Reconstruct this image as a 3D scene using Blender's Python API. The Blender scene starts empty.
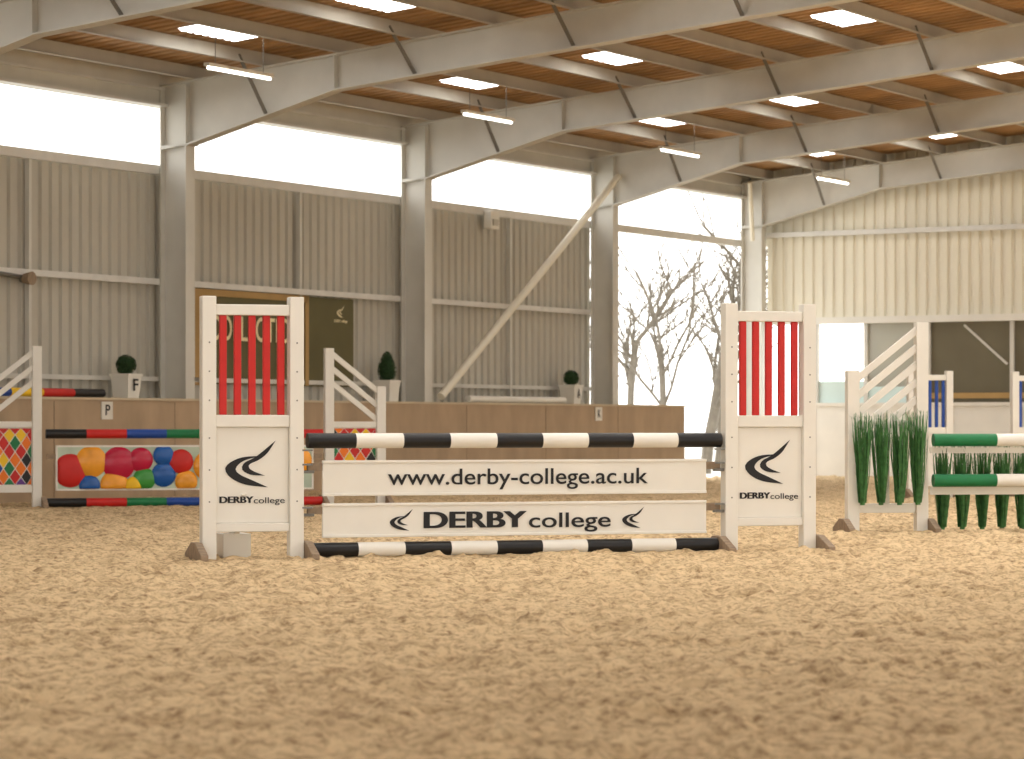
import bpy, math, random
import numpy as np
from mathutils import Vector, Matrix
random.seed(4); rng=np.random.default_rng(3)
sc=bpy.context.scene
sc.view_settings.view_transform='Standard'
sc.view_settings.look='None'
sc.view_settings.exposure=0.0

# ---------------------------------------------------------------- materials
def s2l(c): return tuple((x/255/12.92 if x/255<=.04045 else ((x/255+.055)/1.055)**2.4) for x in c)
def mat(name,rgb,rough=.6,noise=0,nscale=8,metal=0,bump=0,bscale=60,emit=0,stretch=None,spec=.4):
    m=bpy.data.materials.new(name); m.use_nodes=True; nt=m.node_tree; b=nt.nodes['Principled BSDF']
    col=s2l(rgb)+(1,)
    b.inputs['Base Color'].default_value=col; b.inputs['Roughness'].default_value=rough
    b.inputs['Metallic'].default_value=metal; b.inputs['Specular IOR Level'].default_value=spec
    tc=nt.nodes.new('ShaderNodeTexCoord'); mp=nt.nodes.new('ShaderNodeMapping'); nt.links.new(tc.outputs['Object'],mp.inputs[0])
    if stretch: mp.inputs['Scale'].default_value=stretch
    if noise:
        n=nt.nodes.new('ShaderNodeTexNoise'); n.inputs['Scale'].default_value=nscale; n.inputs['Detail'].default_value=5
        nt.links.new(mp.outputs[0],n.inputs['Vector'])
        r=nt.nodes.new('ShaderNodeValToRGB'); r.color_ramp.elements[0].position=.3; r.color_ramp.elements[1].position=.7
        r.color_ramp.elements[0].color=tuple(c*(1-noise) for c in col[:3])+(1,)
        r.color_ramp.elements[1].color=tuple(min(1,c*(1+noise*.6)) for c in col[:3])+(1,)
        nt.links.new(n.outputs['Fac'],r.inputs[0]); nt.links.new(r.outputs[0],b.inputs['Base Color'])
    if bump:
        n2=nt.nodes.new('ShaderNodeTexNoise'); n2.inputs['Scale'].default_value=bscale; n2.inputs['Detail'].default_value=6
        nt.links.new(mp.outputs[0],n2.inputs['Vector'])
        bp=nt.nodes.new('ShaderNodeBump'); bp.inputs['Strength'].default_value=bump; bp.inputs['Distance'].default_value=.01
        nt.links.new(n2.outputs['Fac'],bp.inputs['Height']); nt.links.new(bp.outputs[0],b.inputs['Normal'])
    if emit:
        b.inputs['Emission Color'].default_value=(1,.98,.95,1); b.inputs['Emission Strength'].default_value=emit
    return m
WHITE=mat('white_paint',(226,221,210),.45,.07,6)
WHITE2=mat('white_board',(228,224,214),.4,.04,3)
BLACK=mat('black_paint',(22,21,22),.4)
INK=mat('black_vinyl',(20,20,22),.5)
RED=mat('red_paint',(196,34,28),.45,.08,8)
BLUE=mat('blue_paint',(28,70,150),.45,.08,8)
GREEN=mat('green_paint',(20,115,66),.45,.08,8)
YELLOW=mat('yellow_paint',(235,190,30),.45)
ORANGE=mat('orange_paint',(235,120,30),.45)
PURPLE=mat('purple_paint',(95,50,130),.4)
WOOD=mat('weathered_wood',(148,128,106),.8,.3,14,stretch=(1,6,1))
STEEL=mat('painted_steel',(208,205,196),.5,.08,2)
STEELD=mat('purlin_steel',(188,183,172),.55,.1,2)
BRACE=mat('fly_brace_steel',(120,114,104),.55,.1,3)
GALV=mat('galvanised_rail',(218,216,210),.45,.08,4)
CLADL=mat('wall_cladding_grey_shade',(188,183,170),.5,.06,.8)  # darker than the end cladding: the left wall's shade is put into the colour
CLADE=mat('wall_cladding_cream_lit',(231,225,207),.6,.05,.8)  # paler than the left cladding: the end wall's stronger light is put into the colour
ROOFM=mat('roof_sheet_brown',(184,146,104),.75,.22,1.5)
PLY=mat('plywood_kickboard',(176,152,124),.75,.15,3,stretch=(1,1,.4))
PLYT=mat('kickboard_cap',(200,184,156),.7,.1,3)
OLIVE=mat('olive_banner',(96,90,58),.7,.1,2)
TAN=mat('tan_banner',(170,138,86),.7,.1,3)
CREAM=mat('cream_vinyl',(235,222,180),.6)
LEAF=mat('hedge_leaf',(38,66,30),.8,.4,30)
BRUSH=mat('brush_green',(72,122,66),.7,.4,25)
BARK=mat('bark',(116,108,96),.9,.2,8)
CONC=mat('outside_concrete',(200,198,190),.9,.1,.3)
METAL=mat('dull_metal',(120,118,112),.4,0,metal=.6)
def skymat(name,e):
    m=mat(name,(250,250,245),.4); nt=m.node_tree; b=nt.nodes['Principled BSDF']
    b.inputs['Emission Color'].default_value=(1,.985,.955,1)
    g=nt.nodes.new('ShaderNodeNewGeometry'); mm=nt.nodes.new('ShaderNodeMath'); mm.operation='SUBTRACT'; mm.inputs[0].default_value=1
    nt.links.new(g.outputs['Backfacing'],mm.inputs[1]); m2=nt.nodes.new('ShaderNodeMath'); m2.operation='MULTIPLY'; m2.inputs[1].default_value=e
    nt.links.new(mm.outputs[0],m2.inputs[0]); nt.links.new(m2.outputs[0],b.inputs['Emission Strength']); return m
SKYL_FILL=skymat('skylight_and_fill_glow',8.0)  # glow shared by the skylight panels and the added out-of-view strips
TUBE=mat('fluorescent_tube',(255,255,250),.4,emit=5)
GLASSD=mat('gallery_glass_tinted',(112,106,88),.12,.25,.5,spec=.7)
GLASSL=mat('gallery_glass_pale',(180,180,168),.12,.2,.7,spec=.7)
MINT=mat('mint_panel',(205,225,222),.5,.05,3)
SKYP=mat('print_sky',(185,200,180),.5,.25,2.5)

def sandmat():
    m=bpy.data.materials.new('arena_sand'); m.use_nodes=True; nt=m.node_tree; b=nt.nodes['Principled BSDF']
    b.inputs['Roughness'].default_value=.95; b.inputs['Specular IOR Level'].default_value=.1
    tc=nt.nodes.new('ShaderNodeTexCoord')
    def noise(s,d=6,r=.6):
        n=nt.nodes.new('ShaderNodeTexNoise'); n.inputs['Scale'].default_value=s; n.inputs['Detail'].default_value=d; n.inputs['Roughness'].default_value=r
        nt.links.new(tc.outputs['Object'],n.inputs['Vector']); return n
    a=noise(20,8,.75); c=noise(3.2,6,.65); d=noise(110,4)
    r=nt.nodes.new('ShaderNodeValToRGB'); e=r.color_ramp.elements
    e[0].position=.36; e[0].color=s2l((150,122,90))+(1,); e[1].position=.54; e[1].color=s2l((226,200,158))+(1,)
    nt.links.new(a.outputs['Fac'],r.inputs[0])
    r2=nt.nodes.new('ShaderNodeValToRGB'); e=r2.color_ramp.elements
    e[0].position=.36; e[0].color=(.74,.71,.68,1); e[1].position=.52; e[1].color=(1,1,1,1)
    nt.links.new(c.outputs['Fac'],r2.inputs[0])
    mx=nt.nodes.new('ShaderNodeMix'); mx.data_type='RGBA'; mx.blend_type='MULTIPLY'; mx.inputs[0].default_value=1
    nt.links.new(r.outputs[0],mx.inputs[6]); nt.links.new(r2.outputs[0],mx.inputs[7])
    nt.links.new(mx.outputs[2],b.inputs['Base Color'])
    bp=nt.nodes.new('ShaderNodeBump'); bp.inputs['Strength'].default_value=.9; bp.inputs['Distance'].default_value=.012
    nt.links.new(d.outputs['Fac'],bp.inputs['Height']); nt.links.new(bp.outputs[0],b.inputs['Normal'])
    return m
SAND=sandmat()

# ---------------------------------------------------------------- mesh builder
class MB:
    def __init__(s): s.v=[];s.f=[];s.m=[];s.s=[];s.mats=[]
    def mi(s,m):
        if m not in s.mats: s.mats.append(m)
        return s.mats.index(m)
    def add(s,vs,fs,m,smooth=False):
        o=len(s.v); s.v+= [tuple(v) for v in vs]; k=s.mi(m)
        for f in fs: s.f.append(tuple(o+i for i in f)); s.m.append(k); s.s.append(smooth)
    def box(s,x0,x1,y0,y1,z0,z1,m,T=None):
        vs=[(x,y,z) for z in (z0,z1) for x,y in ((x0,y0),(x1,y0),(x1,y1),(x0,y1))]
        if T: vs=[T(*v) for v in vs]
        s.add(vs,[(3,2,1,0),(4,5,6,7),(0,1,5,4),(1,2,6,5),(2,3,7,6),(3,0,4,7)],m)
    def beam(s,p0,p1,w,h,m,up=(0,0,1)):
        p0=Vector(p0);p1=Vector(p1);d=(p1-p0).normalized();up=Vector(up)
        sd=d.cross(up).normalized()*(w/2); uu=sd.cross(d).normalized()*(h/2)
        vs=[p+a*sd+b*uu for p in (p0,p1) for a,b in ((-1,-1),(1,-1),(1,1),(-1,1))]
        s.add(vs,[(3,2,1,0),(4,5,6,7),(0,1,5,4),(1,2,6,5),(2,3,7,6),(3,0,4,7)],m)
    def tube(s,p0,p1,r0,r1,m,n=16,caps=True):
        p0=Vector(p0);p1=Vector(p1);d=(p1-p0).normalized()
        a=Vector((0,0,1)) if abs(d.z)<.9 else Vector((1,0,0)); x=d.cross(a).normalized(); y=d.cross(x)
        ring=lambda p,r:[p+x*math.cos(2*math.pi*i/n)*r+y*math.sin(2*math.pi*i/n)*r for i in range(n)]
        s.add(ring(p0,r0)+ring(p1,r1),[(i,(i+1)%n,n+(i+1)%n,n+i) for i in range(n)],m,True)
        if caps: s.add(ring(p0,r0),[tuple(range(n))[::-1]],m); s.add(ring(p1,r1),[tuple(range(n))],m)
    def obj(s,name,loc=(0,0,0),rz=0,bevel=0,parent=None,rx=0):
        me=bpy.data.meshes.new(name); me.from_pydata(s.v,[],s.f)
        for m in s.mats: me.materials.append(m)
        me.polygons.foreach_set('material_index',s.m); me.polygons.foreach_set('use_smooth',s.s); me.update()
        o=bpy.data.objects.new(name,me); sc.collection.objects.link(o); o.location=loc; o.rotation_euler=(rx,0,rz)
        if bevel:
            b=o.modifiers.new('bevel','BEVEL'); b.width=bevel; b.segments=2; b.limit_method='ANGLE'; b.angle_limit=1.0
        if parent: o.parent=parent
        return o

def text(body,width,m,loc,parent=None,rz=0,bold=0,name='lettering',height=None,align='CENTER'):
    c=bpy.data.curves.new(name,'FONT'); c.body=body; c.size=1; c.align_x=align; c.align_y='CENTER'; c.offset=bold; c.extrude=.002
    c.materials.append(m)
    o=bpy.data.objects.new(name,c); sc.collection.objects.link(o)
    bpy.context.view_layer.update()
    sx=width/o.dimensions.x; sy=sx if height is None else height/o.dimensions.y
    o.scale=(sx,sy,1); o.rotation_euler=(math.pi/2,0,rz); o.location=loc
    if parent: o.parent=parent
    return o
def boldtext(body,width,m,loc,parent,height,d):
    for k,dx in enumerate((-d,-d/3,d/3,d)):
        text(body,width,m,(loc[0]+dx,loc[1]-.0003*k,loc[2]),parent,0,.008,height=height)

def cr(pts,n=6):
    out=[]; P=[pts[0]]+pts+[pts[-1]]
    for i in range(1,len(P)-2):
        p0,p1,p2,p3=[np.array(P[j],float) for j in (i-1,i,i+1,i+2)]
        for t in np.linspace(0,1,n,endpoint=False):
            out.append(tuple(.5*((2*p1)+(-p0+p2)*t+(2*p0-5*p1+4*p2-p3)*t*t+(-p0+3*p1-3*p2+p3)*t**3)))
    out.append(tuple(pts[-1])); return out
def swoosh(cx,y,cz,width,parent,name='logo',m=INK):
    A1=[(256,456),(238,457),(225,462),(219,469),(225,478),(240,485),(264,488)]
    A2=[(246,480),(235,475),(230,469),(238,461),(256,456)]
    B1=[(272,440),(263,453),(254,460),(245,464),(244,468),(250,472),(261,476)]
    B2=[(246,475),(237,470),(239,463),(252,456),(272,440)]
    k=width/53; mb=MB()
    for a,b in ((A1,A2),(B1,B2)):
        a=cr(a); b=cr([a[-1]]+b)[1:-1]; pl=a+b
        P=[((x-246)*k,-(z-464)*k) for x,z in pl]
        na=len(a); eb=[P[0]]+P[:na-1:-1]+[P[na-1]]; ea=P[:na]
        N=24
        def rs(e):
            e=np.array(e); d=np.r_[0,np.cumsum(np.hypot(*np.diff(e,axis=0).T))]; t=np.linspace(0,d[-1],N)
            return list(zip(np.interp(t,d,e[:,0]),np.interp(t,d,e[:,1])))
        ra,rb=rs(ea),rs(eb)
        vs=[(x,0,z) for x,z in ra]+[(x,0,z) for x,z in rb]
        mb.add(vs,[(i,i+1,N+i+1,N+i) for i in range(N-1)],m)
    return mb.obj(name,(cx,y,cz),parent=parent)

# ---------------------------------------------------------------- building frame
CX,CY=4.3,53.3; ud=(-.498,-.867); vd=(.867,-.498)
def B(u,v,z): return (CX+u*ud[0]+v*vd[0], CY+u*ud[1]+v*vd[1], z)
BAY=5.92; NB=10; UL=BAY*NB; VW=44
zt=lambda v: 5.36+.09*min(v,VW-v)
RZ=math.atan2(.867,.498)

# floor: sand surface with real relief
def vnoise(X,Y,s,seed):
    g=np.random.default_rng(seed).random((512,512)); x=X/s+700.3; y=Y/s+900.7
    xi=np.floor(x).astype(int); yi=np.floor(y).astype(int); fx=x-xi; fy=y-yi; fx=fx*fx*(3-2*fx); fy=fy*fy*(3-2*fy)
    G=lambda a,b:g[a%512,b%512]
    return (G(xi,yi)*(1-fx)+G(xi+1,yi)*fx)*(1-fy)+(G(xi,yi+1)*(1-fx)+G(xi+1,yi+1)*fx)*fy
xs=np.r_[np.arange(-36,-6,.8),np.arange(-6,6,.028),np.arange(6,48,.8)]
ys=np.r_[np.arange(-26,4,.8),np.arange(4,24,.03),np.arange(24,36,.07),np.arange(36,60,.4)]
X,Y=np.meshgrid(xs,ys)
Z=.014*(vnoise(X,Y,.22,1)-.5)+.055*np.maximum(vnoise(X,Y,.08,2)-.52,0)+.026*(vnoise(X,Y,.042,3)-.5)+.035*(vnoise(X,Y,.7,4)-.5)-.20*np.maximum(vnoise(X,Y,.20,5)-.7,0)+.09*np.maximum(vnoise(X,Y,.12,6)-.72,0)
U=(X-CX)*ud[0]+(Y-CY)*ud[1]; V=(X-CX)*vd[0]+(Y-CY)*vd[1]
inside=(U>-.3)&(U<UL)&(V>-.2)&(V<VW)
Uc=np.clip(U,-.3,UL); Vc=np.clip(V,-.2,VW)
X2=CX+Uc*ud[0]+Vc*vd[0]; Y2=CY+Uc*ud[1]+Vc*vd[1]
ny,nx=X.shape; idx=np.arange(ny*nx).reshape(ny,nx)
q=np.stack([idx[:-1,:-1],idx[:-1,1:],idx[1:,1:],idx[1:,:-1]],-1).reshape(-1,4)
keep=inside.ravel()[q].any(1); q=q[keep]
used=np.unique(q); remap=-np.ones(ny*nx,int); remap[used]=np.arange(len(used)); q=remap[q]
co=np.stack([X2.ravel(),Y2.ravel(),Z.ravel()],-1)[used]
me=bpy.data.meshes.new('floor'); me.vertices.add(len(co)); me.vertices.foreach_set('co',co.ravel())
me.loops.add(q.size); me.loops.foreach_set('vertex_index',q.ravel().astype(np.int32))
me.polygons.add(len(q)); me.polygons.foreach_set('loop_start',(np.arange(len(q))*4).astype(np.int32))
me.polygons.foreach_set('use_smooth',np.ones(len(q),bool))
me.materials.append(SAND); me.update(calc_edges=True); me.validate()
fl=bpy.data.objects.new('floor',me); sc.collection.objects.link(fl)

mb=MB(); mb.add([(-150,-100,-.08),(150,-100,-.08),(150,200,-.08),(-150,200,-.08)],[(0,1,2,3)],CONC); mb.obj('outside_ground')

def prof(a,b,per=.2,dep=.038):
    out=[]; x=a
    while x<b:
        out+=[(x,0),(x+per*.5,0),(x+per*.6,dep),(x+per*.9,dep)]; x+=per
    return out
def cladding_u(mb,u0,u1,v,z0,z1,m):
    p=prof(u0,u1); n=len(p)
    mb.add([B(a,v-d,z0) for a,d in p]+[B(a,v-d,z1) for a,d in p],[(i,i+1,n+i+1,n+i) for i in range(n-1)],m)
def cladding_v(mb,v0,v1,u,z0,z1f,m):
    p=prof(v0,v1); n=len(p)
    mb.add([B(u-d,a,z0) for a,d in p]+[B(u-d,a,z1f(a)) for a,d in p],[(i,i+1,n+i+1,n+i) for i in range(n-1)],m)
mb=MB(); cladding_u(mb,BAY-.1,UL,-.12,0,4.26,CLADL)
mb.box(BAY,UL,-.10,-.02,4.2,4.32,GALV,B)
mb.box(0,BAY,-.10,.0,4.2,4.32,GALV,B)
mb.box(BAY,UL,-.10,-.01,2.76,2.84,GALV,B)
mb.box(BAY,UL,-.10,-.04,1.5,1.56,STEEL,B)
for k in range(1,NB):
    mb.box(BAY*(k+.45),BAY*(k+.45)+.05,-.10,-.03,1.2,4.2,STEEL,B)
mb.obj('wall_left')
mb=MB(); mb.box(-.2,UL,-.15,-.01,5.08,5.56,STEEL,B); mb.box(-.2,UL,-.01,.08,5.08,5.12,GALV,B); mb.box(-.2,UL,-.01,.03,5.3,5.33,GALV,B); mb.obj('trim_1')
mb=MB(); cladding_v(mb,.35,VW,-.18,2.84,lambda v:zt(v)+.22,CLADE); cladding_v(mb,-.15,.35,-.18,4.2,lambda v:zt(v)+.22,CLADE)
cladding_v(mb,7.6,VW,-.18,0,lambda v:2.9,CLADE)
mb.box(-.16,-.06,.35,VW,4.36,4.45,GALV,B); mb.box(-.16,-.02,.35,12,2.76,2.88,WHITE2,B)
mb.box(-.24,-.04,1.35,7.6,0,1.27,WHITE2,B); mb.box(-.24,.0,1.35,7.6,1.27,1.33,WHITE,B)
for a in (1.35,2.7,4.0,5.3,6.6): mb.box(-.03,-.02,a,a+.02,.02,1.25,STEELD,B)
mb.obj('wall_end')
mb=MB()
mb.box(-.16,-.14,2.32,3.5,1.33,2.76,GLASSL,B); mb.box(-.16,-.14,3.5,7.6,1.33,2.76,GLASSD,B)
mb.box(-.16,-.13,1.35,2.32,1.33,1.72,MINT,B)
mb.box(-.13,-.12,2.3,3.5,1.33,1.62,MINT,B)
for a in (1.33,2.3,3.5,5.06,6.4,7.55): mb.box(-.18,-.08,a,a+.07,1.33,2.78,STEEL,B)
mb.box(-.12,-.1,3.57,7.6,1.40,1.5,TAN,B)
mb.beam(B(-.12,4.2,2.7),B(-.12,5.0,2.0),.02,.04,STEEL)
mb.obj('window_1')

def hsec(mb,u,v0,v1,z0,z1,m,w=.2,t=.02):
    mb.box(u-w/2,u+w/2,v0,v0+t,z0,z1,m,B); mb.box(u-w/2,u+w/2,v1-t,v1,z0,z1,m,B); mb.box(u-.008,u+.008,v0+t,v1-t,z0,z1,m,B)
for k in range(NB+1):
    u=BAY*k if k else .12
    mb=MB(); hsec(mb,u,.0,.42,0,5.36,STEEL)
    for z in (4.55,): mb.box(u-.1,u+.1,.02,.40,z,z+.02,STEEL,B)
    for i in range(7): mb.box(u-.13,u-.05,.42,.455,4.56+i*.11,4.60+i*.11,METAL,B)
    mb.obj('steel_column')
    mb=MB(); hsec(mb,u,VW-.42,VW,0,5.36,STEEL); mb.obj('steel_column')
HN=2.3
def dep(v):
    v=min(v,VW-v); return .84-(.84-.46)*max(0,min(1,(v-.42)/HN))
for k in range(NB+1):
    u=BAY*k if k else .12
    mb=MB(); vs=[0.0,.42,.42+HN,22,VW-.42-HN,VW-.42,VW]
    for a,b in zip(vs[:-1],vs[1:]):
        ta,tb=zt(a),zt(b); ba,bb=ta-dep(a),tb-dep(b)
        def quad(u0,u1,za0,zb0,za1,zb1):
            mb.add([B(u0,a,za0),B(u1,a,za0),B(u1,b,zb0),B(u0,b,zb0),B(u0,a,za1),B(u1,a,za1),B(u1,b,zb1),B(u0,b,zb1)],
               [(3,2,1,0),(4,5,6,7),(0,1,5,4),(1,2,6,5),(2,3,7,6),(3,0,4,7)],STEEL)
        quad(u-.1,u+.1,ta-.02,tb-.02,ta,tb); quad(u-.1,u+.1,ba,bb,ba+.02,bb+.02); quad(u-.006,u+.006,ba+.02,bb+.02,ta-.02,tb-.02)
    mb.box(u-.1,u+.1,HN+.4,HN+.42,zt(HN+.4)-.45,zt(HN+.4)-.01,STEEL,B)
    for i in range(1,16,2):
        v=.5+1.12*i
        for sg in (-1,1):
            if k==0 and sg<0: continue
            mb.beam(B(u,v,zt(v)-dep(v)+.03),B(u+sg*.62,v,zt(v)+.1),.045,.02,BRACE)
    mb.obj('roof_rafter')
mb=MB()
v=.5
while v<VW-.3:
    mb.box(-.1,UL+.2,v-.004,v+.004,zt(v)+.005,zt(v)+.18,STEELD,B); mb.box(-.1,UL+.2,v,v+.07,zt(v)+.005,zt(v)+.014,STEELD,B)
    mb.box(-.1,UL+.2,v-.07,v,zt(v)+.165,zt(v)+.175,STEELD,B)
    v+=1.12
mb.obj('roof_purlins')
mb=MB()
p=prof(-.6,UL+.6,.22,.035); n=len(p)
for (va,vb) in ((-.2,22),(22,VW+.5)):
    za=zt(va)+.19; zb=zt(vb)+.19
    mb.add([B(a,va,za+d) for a,d in p]+[B(a,vb,zb+d) for a,d in p],[(i,i+1,n+i+1,n+i) for i in range(n-1)],ROOFM)
mb.obj('ceiling')
def sky(mb,u,v,w=1.05,l=.52,flat=False):
    p=prof(u-w/2,u+w/2,.15,.02) if not flat else [(u-w/2,0),(u+w/2,0)]
    n=len(p); va,vb=v-l/2,v+l/2
    mb.add([B(a,va,zt(va)+.155+d) for a,d in p]+[B(a,vb,zt(vb)+.155+d) for a,d in p],[(n+i,n+i+1,i+1,i) for i in range(n-1)],SKYL_FILL)
mb=MB()
for j in range(NB):
    for vv in ((2.18,4.42,7.78) if j<6 else ()): sky(mb,1.65+BAY*j, vv)
    for r,vv in enumerate((11.14,14.5,17.86,25.7,29.06,32.42,35.78,39.14)):  # larger glowing strips out of view, added to light the sand from above
        if j<6 or r in (1,4): sky(mb,3.0+BAY*j,vv,5.2,.9,True)
mb.obj('skylights_and_fill_strips')
for j in range(8):
    for vv in (2.5,12):
        u=1.75+5.95*j; h=5.2+.09*(vv-2.5)
        mb=MB(); mb.box(u-.68,u+.68,vv-.04,vv+.04,h,h+.04,WHITE,B); mb.tube(B(u-.65,vv,h-.02),B(u+.65,vv,h-.02),.018,.018,TUBE,5,False)
        for e in (-.5,.5): mb.tube(B(u+e,vv,h+.04),B(u+e,vv,zt(vv)+.15),.005,.005,METAL,6)
        mb.obj('strip_light')
mb=MB(); mb.tube(B(11.62,.5,1.35),B(5.98,.5,5.03),.06,.06,CLADE,14); mb.obj('wall_brace')
mb=MB(); mb.tube(B(.35,.3,4.3),B(.9,.5,5.3),.04,.04,CLADE,12); mb.obj('wall_brace')
mb=MB()
mb.box(3.6,UL,.50,.53,0,1.24,PLY,B); mb.box(3.55,UL,-.02,.55,1.24,1.27,PLYT,B); mb.box(3.6,3.64,.0,.5,0,1.24,PLY,B)
uu=3.6
while uu<UL:
    mb.box(uu,uu+.012,.53,.534,.02,1.22,WOOD,B); uu+=2.44
mb.obj('kickboard')
mb=MB(); mb.box(0,UL,VW-.53,VW-.5,0,1.24,PLY,B); mb.obj('wall_right_boarding')

# ---------------------------------------------------------------- wall fittings
wl=MB(); wl.box(13.15,17.1,-.09,-.05,1.48,2.74,OLIVE,B)
wl.box(16.86,17.16,-.05,-.04,1.46,2.75,TAN,B); wl.box(14.35,17.1,-.05,-.03,2.66,2.75,TAN,B); wl.box(14.33,14.42,-.05,-.03,1.48,2.75,TAN,B)
wo=wl.obj('banner')
def wtext(s,w,m,u,v,z,par,bold=0,h=None):
    return text(s,w,m,B(u,v,z),par,RZ,bold,height=h)
wtext('COLLECTION',2.2,CREAM,15.62,-.03,2.22,wo,.01,.34)
wtext('DERBY college',.34,CREAM,13.5,-.04,2.42,wo,.01)
l=swoosh(0,0,0,.2,None,'banner_logo',CREAM); l.location=B(13.5,-.04,2.56); l.rotation_euler=(0,0,RZ); l.parent=wo
mb=MB(); mb.box(9.24,9.5,-.01,.12,3.98,4.26,WHITE2,B); mb.box(9.3,9.46,.12,.15,4.03,4.13,STEELD,B); mb.obj('junction_box',bevel=.01)
mb=MB(); mb.tube(B(20.6,.0,2.72),B(20.6,.12,2.72),.06,.085,WOOD,16); mb.tube(B(20.6,-.05,2.72),B(20.6,.0,2.72),.05,.05,METAL,12); mb.tube(B(20.64,-.02,2.74),B(21.3,-.02,2.78),.03,.03,METAL,8); mb.obj('wall_floodlight')
def planter(u,kind,letter):
    mb=MB(); v=.25; z0=1.27
    a=.115;b=.14;vs=[B(u-a,v-a,z0),B(u+a,v-a,z0),B(u+a,v+a,z0),B(u-a,v+a,z0),B(u-b,v-b,z0+.3),B(u+b,v-b,z0+.3),B(u+b,v+b,z0+.3),B(u-b,v+b,z0+.3)]
    mb.add(vs,[(3,2,1,0),(0,1,5,4),(1,2,6,5),(2,3,7,6),(3,0,4,7),(4,5,6,7)],WHITE2)
    mb.box(u-b-.012,u+b+.012,v-b-.012,v+b+.012,z0+.28,z0+.31,WHITE2,B)
    c=Vector(B(u,v,0))
    if kind=='ball':
        mb.tube((c.x,c.y,z0+.3),(c.x,c.y,z0+.36),.02,.02,BARK,8); R=lambda p:Vector((p.x*.12,p.y*.12,p.z*.12)); cz=z0+.42; N=900
    else:
        mb.tube((c.x,c.y,z0+.3),(c.x,c.y,z0+.4),.02,.02,BARK,8)
        R=lambda p:Vector((p.x*.12*(1-.35*p.z),p.y*.12*(1-.35*p.z),p.z*.22)); cz=z0+.5; N=1100
    rings=[]; n=14
    for i in range(1,9):
        th=math.pi*i/9
        rings.append([tuple(c+Vector((0,0,cz))+R(Vector((math.sin(th)*math.cos(2*math.pi*j/n),math.sin(th)*math.sin(2*math.pi*j/n),math.cos(th))))*.9) for j in range(n)])
    vs=[x for r in rings for x in r]
    mb.add(vs,[(i*n+j,i*n+(j+1)%n,(i+1)*n+(j+1)%n,(i+1)*n+j) for i in range(7) for j in range(n)]+[tuple(range(n)),tuple(range(7*n,8*n))],LEAF)
    for _ in range(N):
        d=Vector(rng.normal(size=3)).normalized(); p=c+Vector((0,0,cz))+R(d)
        t1=Vector(rng.normal(size=3)).normalized()*.014; t2=Vector(rng.normal(size=3)).normalized()*.014
        mb.add([p-t1,p+t2,p+t1+d*.012],[(0,1,2)],LEAF)
    o=mb.obj('potted_topiary')
    if letter: text(letter,.1,INK,B(u,v+.15,z0+.16),o,RZ,.01,height=.15)
planter(18.9,'ball','F'); planter(12.72,'cone',''); planter(7.15,'ball','A')
def marker(u,l):
    mb=MB(); mb.box(u-.11,u+.11,.536,.55,1.0,1.22,WHITE,B); o=mb.obj('arena_letter_sign'); text(l,.09,INK,B(u,.553,1.11),o,RZ,.01,height=.13)
marker(19.67,'P'); marker(6.75,'K')

def pole(mb,p0,p1,r,cols,n=20):
    p0=Vector(p0);p1=Vector(p1);N=len(cols)
    for i,c in enumerate(cols): mb.tube(p0.lerp(p1,i/N),p0.lerp(p1,(i+1)/N),r,r,c,n,caps=(i in(0,N-1)))
mb=MB(); mb.tube(B(10.7,.42,1.325),B(7.7,.42,1.325),.05,.05,WHITE2,14); mb.obj('jump_pole')
mb=MB(); pole(mb,B(22.6,.42,1.325),B(19.6,.42,1.325),.052,[RED,BLUE,YELLOW,RED,BLACK]); mb.obj('jump_pole')

# ---------------------------------------------------------------- jumps
class Frame:
    def __init__(s,x,y,yaw): s.x,s.y,s.a=x,y,math.radians(yaw)
    def p(s,l,d=0,z=0): return (s.x+l*math.cos(s.a)-d*math.sin(s.a), s.y+l*math.sin(s.a)+d*math.cos(s.a), z)
def feet(mb,xs,L=.27,h=.12):
    for x in xs:
        pts=[(-L,0),(L,0),(L,.04),(.07,h),(-.07,h),(-L,.04)]
        n=6; vs=[(x-.028,a,b) for a,b in pts]+[(x+.028,a,b) for a,b in pts]
        mb.add(vs,[tuple(range(n)),tuple(range(2*n-1,n-1,-1))]+[(i,n+i,n+(i+1)%n,(i+1)%n) for i in range(n)],WOOD)
def main_wing(loc,rz,prop):
    W=.36; t=.05
    mb=MB()
    for sx in (-1,1):
        x=sx*(W-t); mb.box(x-t,x+t,-t,t,0,1.82,WHITE2)
    i=W-2*t
    mb.box(-i,i,-.035,.035,1.69,1.765,WHITE2); mb.box(-i,i,-.035,.035,.915,1.0,WHITE2)
    mb.box(-i,i,-.035,.035,.19,.25,WHITE2)
    mb.box(-i,i,-.012,.018,.25,.915,WHITE2)
    for j in range(5):
        x=-.205+.1025*j; mb.box(x-.025,x+.025,-.018,.018,1.0,1.69,RED)
    feet(mb,[-W-.03,W+.03])
    for z in (.4,.62,.84,1.1,1.3,1.5):
        for sx in (-1,1): mb.tube((sx*(W-t),-.053,z),(sx*(W-t),-.049,z),.006,.006,METAL,8)
    if prop:
        mb.beam((-.06,.04,.5),(-.06,.42,.02),.16,.04,WHITE2,up=(1,0,0)); mb.box(-.16,.04,.2,.44,0,.17,WHITE2)
    o=mb.obj('jump_wing',loc,rz,bevel=.006)
    swoosh(-.01,-.016,.66,.36,o)
    boldtext('DERBY',.235,INK,(-.115,-.014,.41),o,.045,.003); text('college',.22,INK,(.12,-.014,.405),o,0,.0,height=.055)
    return o
J1=Frame(.04,20.72,18)
main_wing(J1.p(-1.94),J1.a,True); main_wing(J1.p(1.94),J1.a,False)
BW=[BLACK,WHITE2]*4+[BLACK]
mb=MB(); pole(mb,J1.p(-1.55,-.02,.82),J1.p(1.55,-.02,.82),.053,BW); mb.obj('jump_pole')
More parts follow.
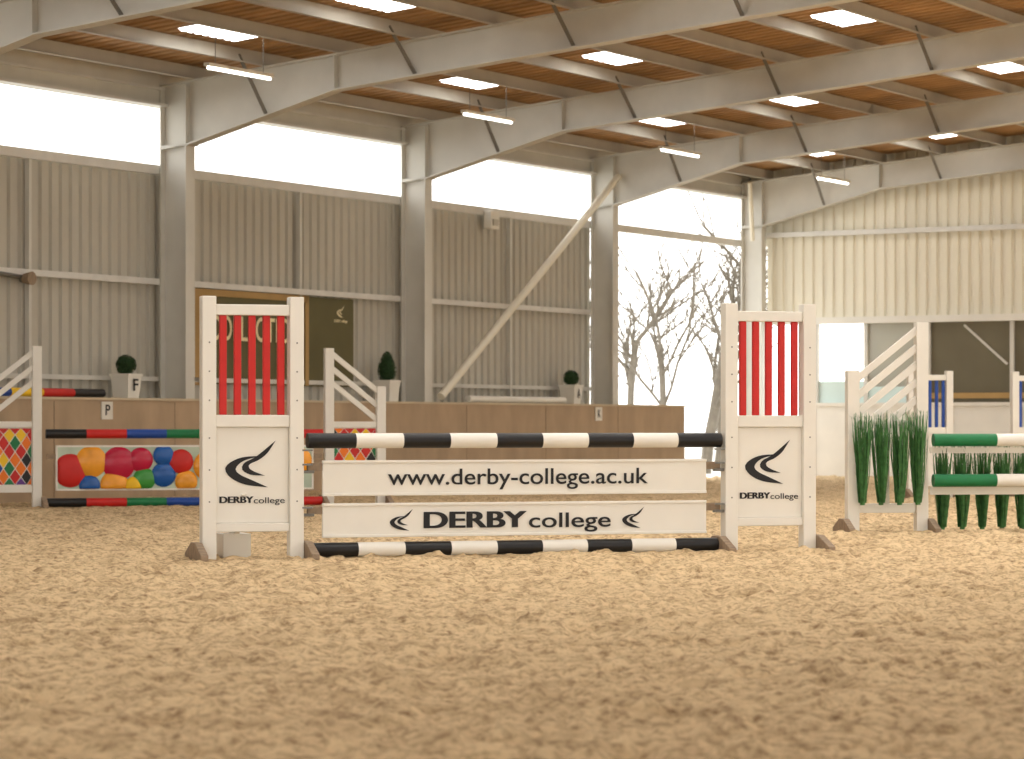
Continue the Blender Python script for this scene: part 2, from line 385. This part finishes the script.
mb=MB(); pole(mb,J1.p(-1.53,-.02,.058),J1.p(1.53,-.02,.058),.05,BW); mb.obj('jump_pole')
def plank(fr,z,h,L=1.44,name='jump_plank',face=WHITE2):
    mb=MB(); mb.box(-L,L,-.014,.014,-h/2,h/2,face)
    mb.box(-L,L,-.024,-.014,h/2-.02,h/2,face); mb.box(-L,L,-.024,-.014,-h/2,-h/2+.02,face)
    for s in (-1,1):
        a,b=sorted((s*L,s*(L+.11))); mb.box(a,b,-.01,.01,h/2-.075,h/2-.02,WOOD)
        a,b=sorted((s*(L+.06),s*(L+.14))); mb.box(a,b,-.02,.02,h/2-.09,h/2-.07,METAL)
    return mb.obj(name,fr.p(0,-.01,z),fr.a,bevel=.004)
o=plank(J1,.558,.25); text('www.derby-college.ac.uk',1.95,INK,(.005,-.02,-.0),o,0,.006,height=.15)
o=plank(J1,.262,.24)
boldtext('DERBY',.75,INK,(-.335,-.02,-.01),o,.115,.008); text('college',.62,INK,(.385,-.02,-.018),o,0,.008,height=.14)
swoosh(-.87,-.02,0,.17,o); swoosh(.87,-.02,0,.17,o)
mb=MB()
for z in (.82-.06,.66,.36):
    for s in (-1,1):
        p=J1.p(s*1.545,-.02,z); mb.box(p[0]-.035,p[0]+.035,p[1]-.05,p[1]+.05,z-.012,z,METAL)
mb.obj('jump_cups')

def slant_wing(loc,rz,inner,W=.36,nsl=3,gap=.17,style='diamond',H=1.82,HO=1.38):
    t=.052; mb=MB(); s=inner
    mb.box(s*(W-t)-t,s*(W-t)+t,-t,t,0,H,WHITE2); mb.box(-s*(W-t)-t,-s*(W-t)+t,-t,t,0,HO,WHITE2)
    i=W-2*t
    for j in range(nsl):
        z=H-.06-gap*j; mb.beam((s*(i+.02),-.0,z),(-s*(i+.02),-.0,z-.44),.036,.06,WHITE2,up=(0,0,1))
    mb.box(-i,i,-.03,.03,.90,.97,WHITE2); mb.box(-i,i,-.03,.03,.17,.25,WHITE2)
    if style=='diamond':
        mb.box(-i,i,-.01,.015,.25,.9,WHITE2)
        dw,dh=.13,.19; pal=[RED,YELLOW,BLUE,GREEN,ORANGE,BLACK,PURPLE]; r=random.Random(7)
        for a in range(-8,9):
            for b in range(0,14):
                if (a+b)%2: continue
                cx,cz=a*dw/2,.25+b*dh/2; k=.92
                P=[(cx-dw/2*k,cz),(cx,cz-dh/2*k),(cx+dw/2*k,cz),(cx,cz+dh/2*k)]
                P=[(max(-i+.01,min(i-.01,x)),max(.26,min(.89,z))) for x,z in P]
                if max(p[0] for p in P)-min(p[0] for p in P)<.01 or max(p[1] for p in P)-min(p[1] for p in P)<.01: continue
                mb.add([(x,-.0125,z) for x,z in P],[(0,1,2,3)],pal[r.randrange(7)])
    else:
        mb.box(-.02,.02,-.02,.02,.25,.9,WHITE2)
    feet(mb,[-W-.02,W+.02])
    return mb.obj('jump_wing',loc,rz,bevel=.004)
J2=Frame(-3.74,33.15,16); HL=1.63
slant_wing(J2.p(-HL-.36),J2.a,1); slant_wing(J2.p(HL+.36),J2.a,-1)
mb=MB(); pole(mb,J2.p(-HL+.04,-.08,.83),J2.p(HL-.04,-.08,.83),.053,[BLACK,RED,BLUE,GREEN,RED,BLUE,RED]); mb.obj('jump_pole')
mb=MB(); pole(mb,J2.p(-HL+.04,-.08,.056),J2.p(HL-.04,-.08,.056),.05,[BLACK,RED,GREEN,BLUE,YELLOW,BLUE,RED]); mb.obj('jump_pole')
mb=MB(); L=1.48; h=.255
mb.box(-L,L,-.012,.012,-h,h,SKYP)
for a in (-1,1):
    mb.box(-L,L,-.02,-.012,a*h-(.02 if a>0 else 0),a*h+(.02 if a<0 else 0),WHITE2); x=a*L; mb.box(min(x,x-a*.02),max(x,x-a*.02),-.02,-.012,-h,h,WHITE2)
    x0,x1=sorted((a*L,a*(L+.1))); mb.box(x0,x1,-.01,.01,.1,.16,WOOD)
CR=mat('crimson',(185,25,60),.25,.1,5)
GR2=mat('leafgreen',(60,145,60),.25,.1,5); OR2=mat('balloon_orange',(238,160,48),.25,.2,6); BL2=mat('balloon_blue',(30,90,165),.25,.15,6)
balls=[(-1.32,-.03,.19,RED),(-1.08,.07,.18,OR2),(-.82,-.19,.16,OR2),(-.77,.05,.19,CR),(-.52,.09,.14,CR),(-.48,-.13,.13,GR2),(-.26,.14,.12,BL2),(-.26,-.08,.14,BL2),(-.06,.07,.14,RED),(.0,-.16,.13,OR2),(-1.1,-.2,.12,BL2),(-.6,-.2,.1,YELLOW),
 (.25,.02,.17,OR2),(.5,.1,.15,GR2),(.55,-.12,.15,CR),(.82,.05,.17,BL2),(1.1,-.05,.17,RED),(1.32,.08,.14,OR2)]
for j,(x,z,r,m_) in enumerate(balls):
    n=28; y=-.013-j*.0006
    rings=[(1,0),(.94,.012),(.8,.024),(.55,.036),(.25,.042)]
    vs=[];
    for rr,dy in rings:
        for a in range(n):
            vs.append((max(-L+.02,min(L-.02,x+r*rr*math.cos(2*math.pi*a/n))),y-dy,max(-h+.02,min(h-.02,z+r*rr*math.sin(2*math.pi*a/n)))))
    fs=[(i*n+a,i*n+(a+1)%n,(i+1)*n+(a+1)%n,(i+1)*n+a) for i in range(4) for a in range(n)]+[tuple(range(4*n,5*n))]
    mb.add(vs,fs,m_,True)
mb.obj('balloon_print_plank',J2.p(0,-.08,.445),J2.a)

J3=Frame(5.3,25.45,9); HL3=1.72
slant_wing(J3.p(-HL3-.36),J3.a,1,nsl=5,gap=.15,style='open',HO=1.40)
slant_wing(J3.p(HL3+.36),J3.a,-1,nsl=5,gap=.15,style='open',HO=1.40)
GW=[GREEN,WHITE2,GREEN,WHITE2,GREEN,WHITE2]
mb=MB(); pole(mb,J3.p(-HL3+.03,-.09,.80),J3.p(HL3-.03,-.09,.80),.055,GW); mb.obj('jump_pole')
mb=MB(); pole(mb,J3.p(-HL3+.03,-.09,.45),J3.p(HL3-.03,-.09,.45),.055,GW); mb.obj('jump_pole')
mb=MB(); mb.beam(J3.p(-HL3+.03,.0,.36),J3.p(HL3-.03,.0,.36),.03,.07,WHITE2)
mb.beam(J3.p(-HL3+.03,.0,.71),J3.p(HL3-.03,.0,.71),.03,.05,WHITE2); mb.obj('brush_rail')
def brush(mb,base,H,r0=.02,r1=.085,N=90):
    bx,by,bz=base
    for _ in range(N):
        a=random.random()*6.283; k=math.sqrt(random.random()); hh=H*random.uniform(.68,1.0)
        pts=[]
        for t in (0,.35,.7,1):
            r=(r0+(r1-r0)*t**.8)*k; pts.append(Vector((bx+r*math.cos(a)+random.uniform(-.008,.008),by+r*math.sin(a),bz+hh*t)))
        w=.005; d=Vector((math.cos(a+1.57*random.random()),math.sin(a+1.57*random.random()),0))*w
        vs=[];
        for i,p in enumerate(pts):
            f=(1-.6*(i==3)); vs+= [p-d*f,p+d*f]
        mb.add(vs,[(0,1,3,2),(2,3,5,4),(4,5,7,6)],BRUSH)
        for t in range(6):
            q=pts[0].lerp(pts[3],random.random()); e=q+Vector((random.uniform(-.035,.035),random.uniform(-.035,.035),.04))
            mb.add([q-d*.6,q+d*.6,e],[(0,1,2)],BRUSH)
    mb.tube((bx,by,bz-.02),(bx,by,bz+.12),.022,.022,BRUSH,8)
mb=MB()
for j in range(4): brush(mb,J3.p(-HL3-.36-.25+.165*j,-.12,.26),.80,.03,.09)
mb.obj('brush_bundles')
mb=MB()
for j in range(18): brush(mb,J3.p(-HL3+.16+.18*j,.06,.04),.76,.03,.09)
mb.obj('brush_bundles')

def blue_wing(loc,rz,H=1.62,W=.3):
    mb=MB(); t=.045
    for s in(-1,1): mb.box(s*(W-t)-t,s*(W-t)+t,-t,t,0,H,WHITE2)
    i=W-2*t
    for z0,z1 in ((H-.12,H-.05),(.82,.9),(.15,.22)): mb.box(-i,i,-.03,.03,z0,z1,WHITE2)
    for j in range(5):
        x=-i+.03+(2*i-.06)*j/4; mb.box(x-.02,x+.02,-.015,.015,.9,H-.12,BLUE)
    mb.box(-i,i,-.01,.01,.22,.82,WHITE2); feet(mb,[-W-.02,W+.02]); mb.obj('jump_wing',loc,rz,bevel=.004)
blue_wing((5.33,37,0),.2); blue_wing((6.76,37.6,0),.2)

# ---------------------------------------------------------------- bare trees outside
def tree(name,x,y,H,seed,rad=.11):
    r=random.Random(seed); mb=MB()
    def br(p,d,L,rad,lv):
        segs=4; q=p
        for i in range(segs):
            d2=(d+Vector((r.uniform(-.2,.2),r.uniform(-.2,.2),r.uniform(-.02,.12)))).normalized()
            nq=q+d2*L/segs; mb.tube(q,nq,max(.009,rad*(1-.18*i/segs)),max(.009,rad*(1-.18*(i+1)/segs)),BARK,5,False)
            if lv<3 and (i>0 or lv>0):
                for _ in range(r.choice((1,1,2)) ):
                    a=r.uniform(0,6.28); sp=r.uniform(.4,.95)
                    dd=(d2+Vector((math.cos(a)*sp,math.sin(a)*sp,r.uniform(-.15,.2)))).normalized()
                    br(nq,dd,L*r.uniform(.5,.75),rad*r.uniform(.4,.6),lv+1)
            q=nq; d=d2
    br(Vector((x,y,-.08)),Vector((r.uniform(-.12,.12),0,1)),H*.55,rad,0)
    mb.obj(name)
tree('bare_tree',3.1,59.5,5.0,11,.08); tree('bare_tree',4.0,60,4.9,5,.13); tree('bare_tree',2.7,64,5.2,21,.09); tree('bare_tree',4.6,65,5.0,8,.09)

# ---------------------------------------------------------------- world + camera
w=bpy.data.worlds.new('World'); sc.world=w; w.use_nodes=True
bg=w.node_tree.nodes['Background']; bg.inputs[0].default_value=(1,.985,.955,1); bg.inputs[1].default_value=3.2
cam=bpy.data.cameras.new('camera'); co_=bpy.data.objects.new('camera',cam); sc.collection.objects.link(co_)
co_.location=(0,0,.93); co_.rotation_euler=(math.pi/2,0,0); cam.sensor_width=36; cam.lens=2900/1024*36; cam.shift_y=45.5/1024
cam.clip_end=500; cam.dof.use_dof=True; cam.dof.focus_distance=20.8; cam.dof.aperture_fstop=4.5
sc.camera=co_
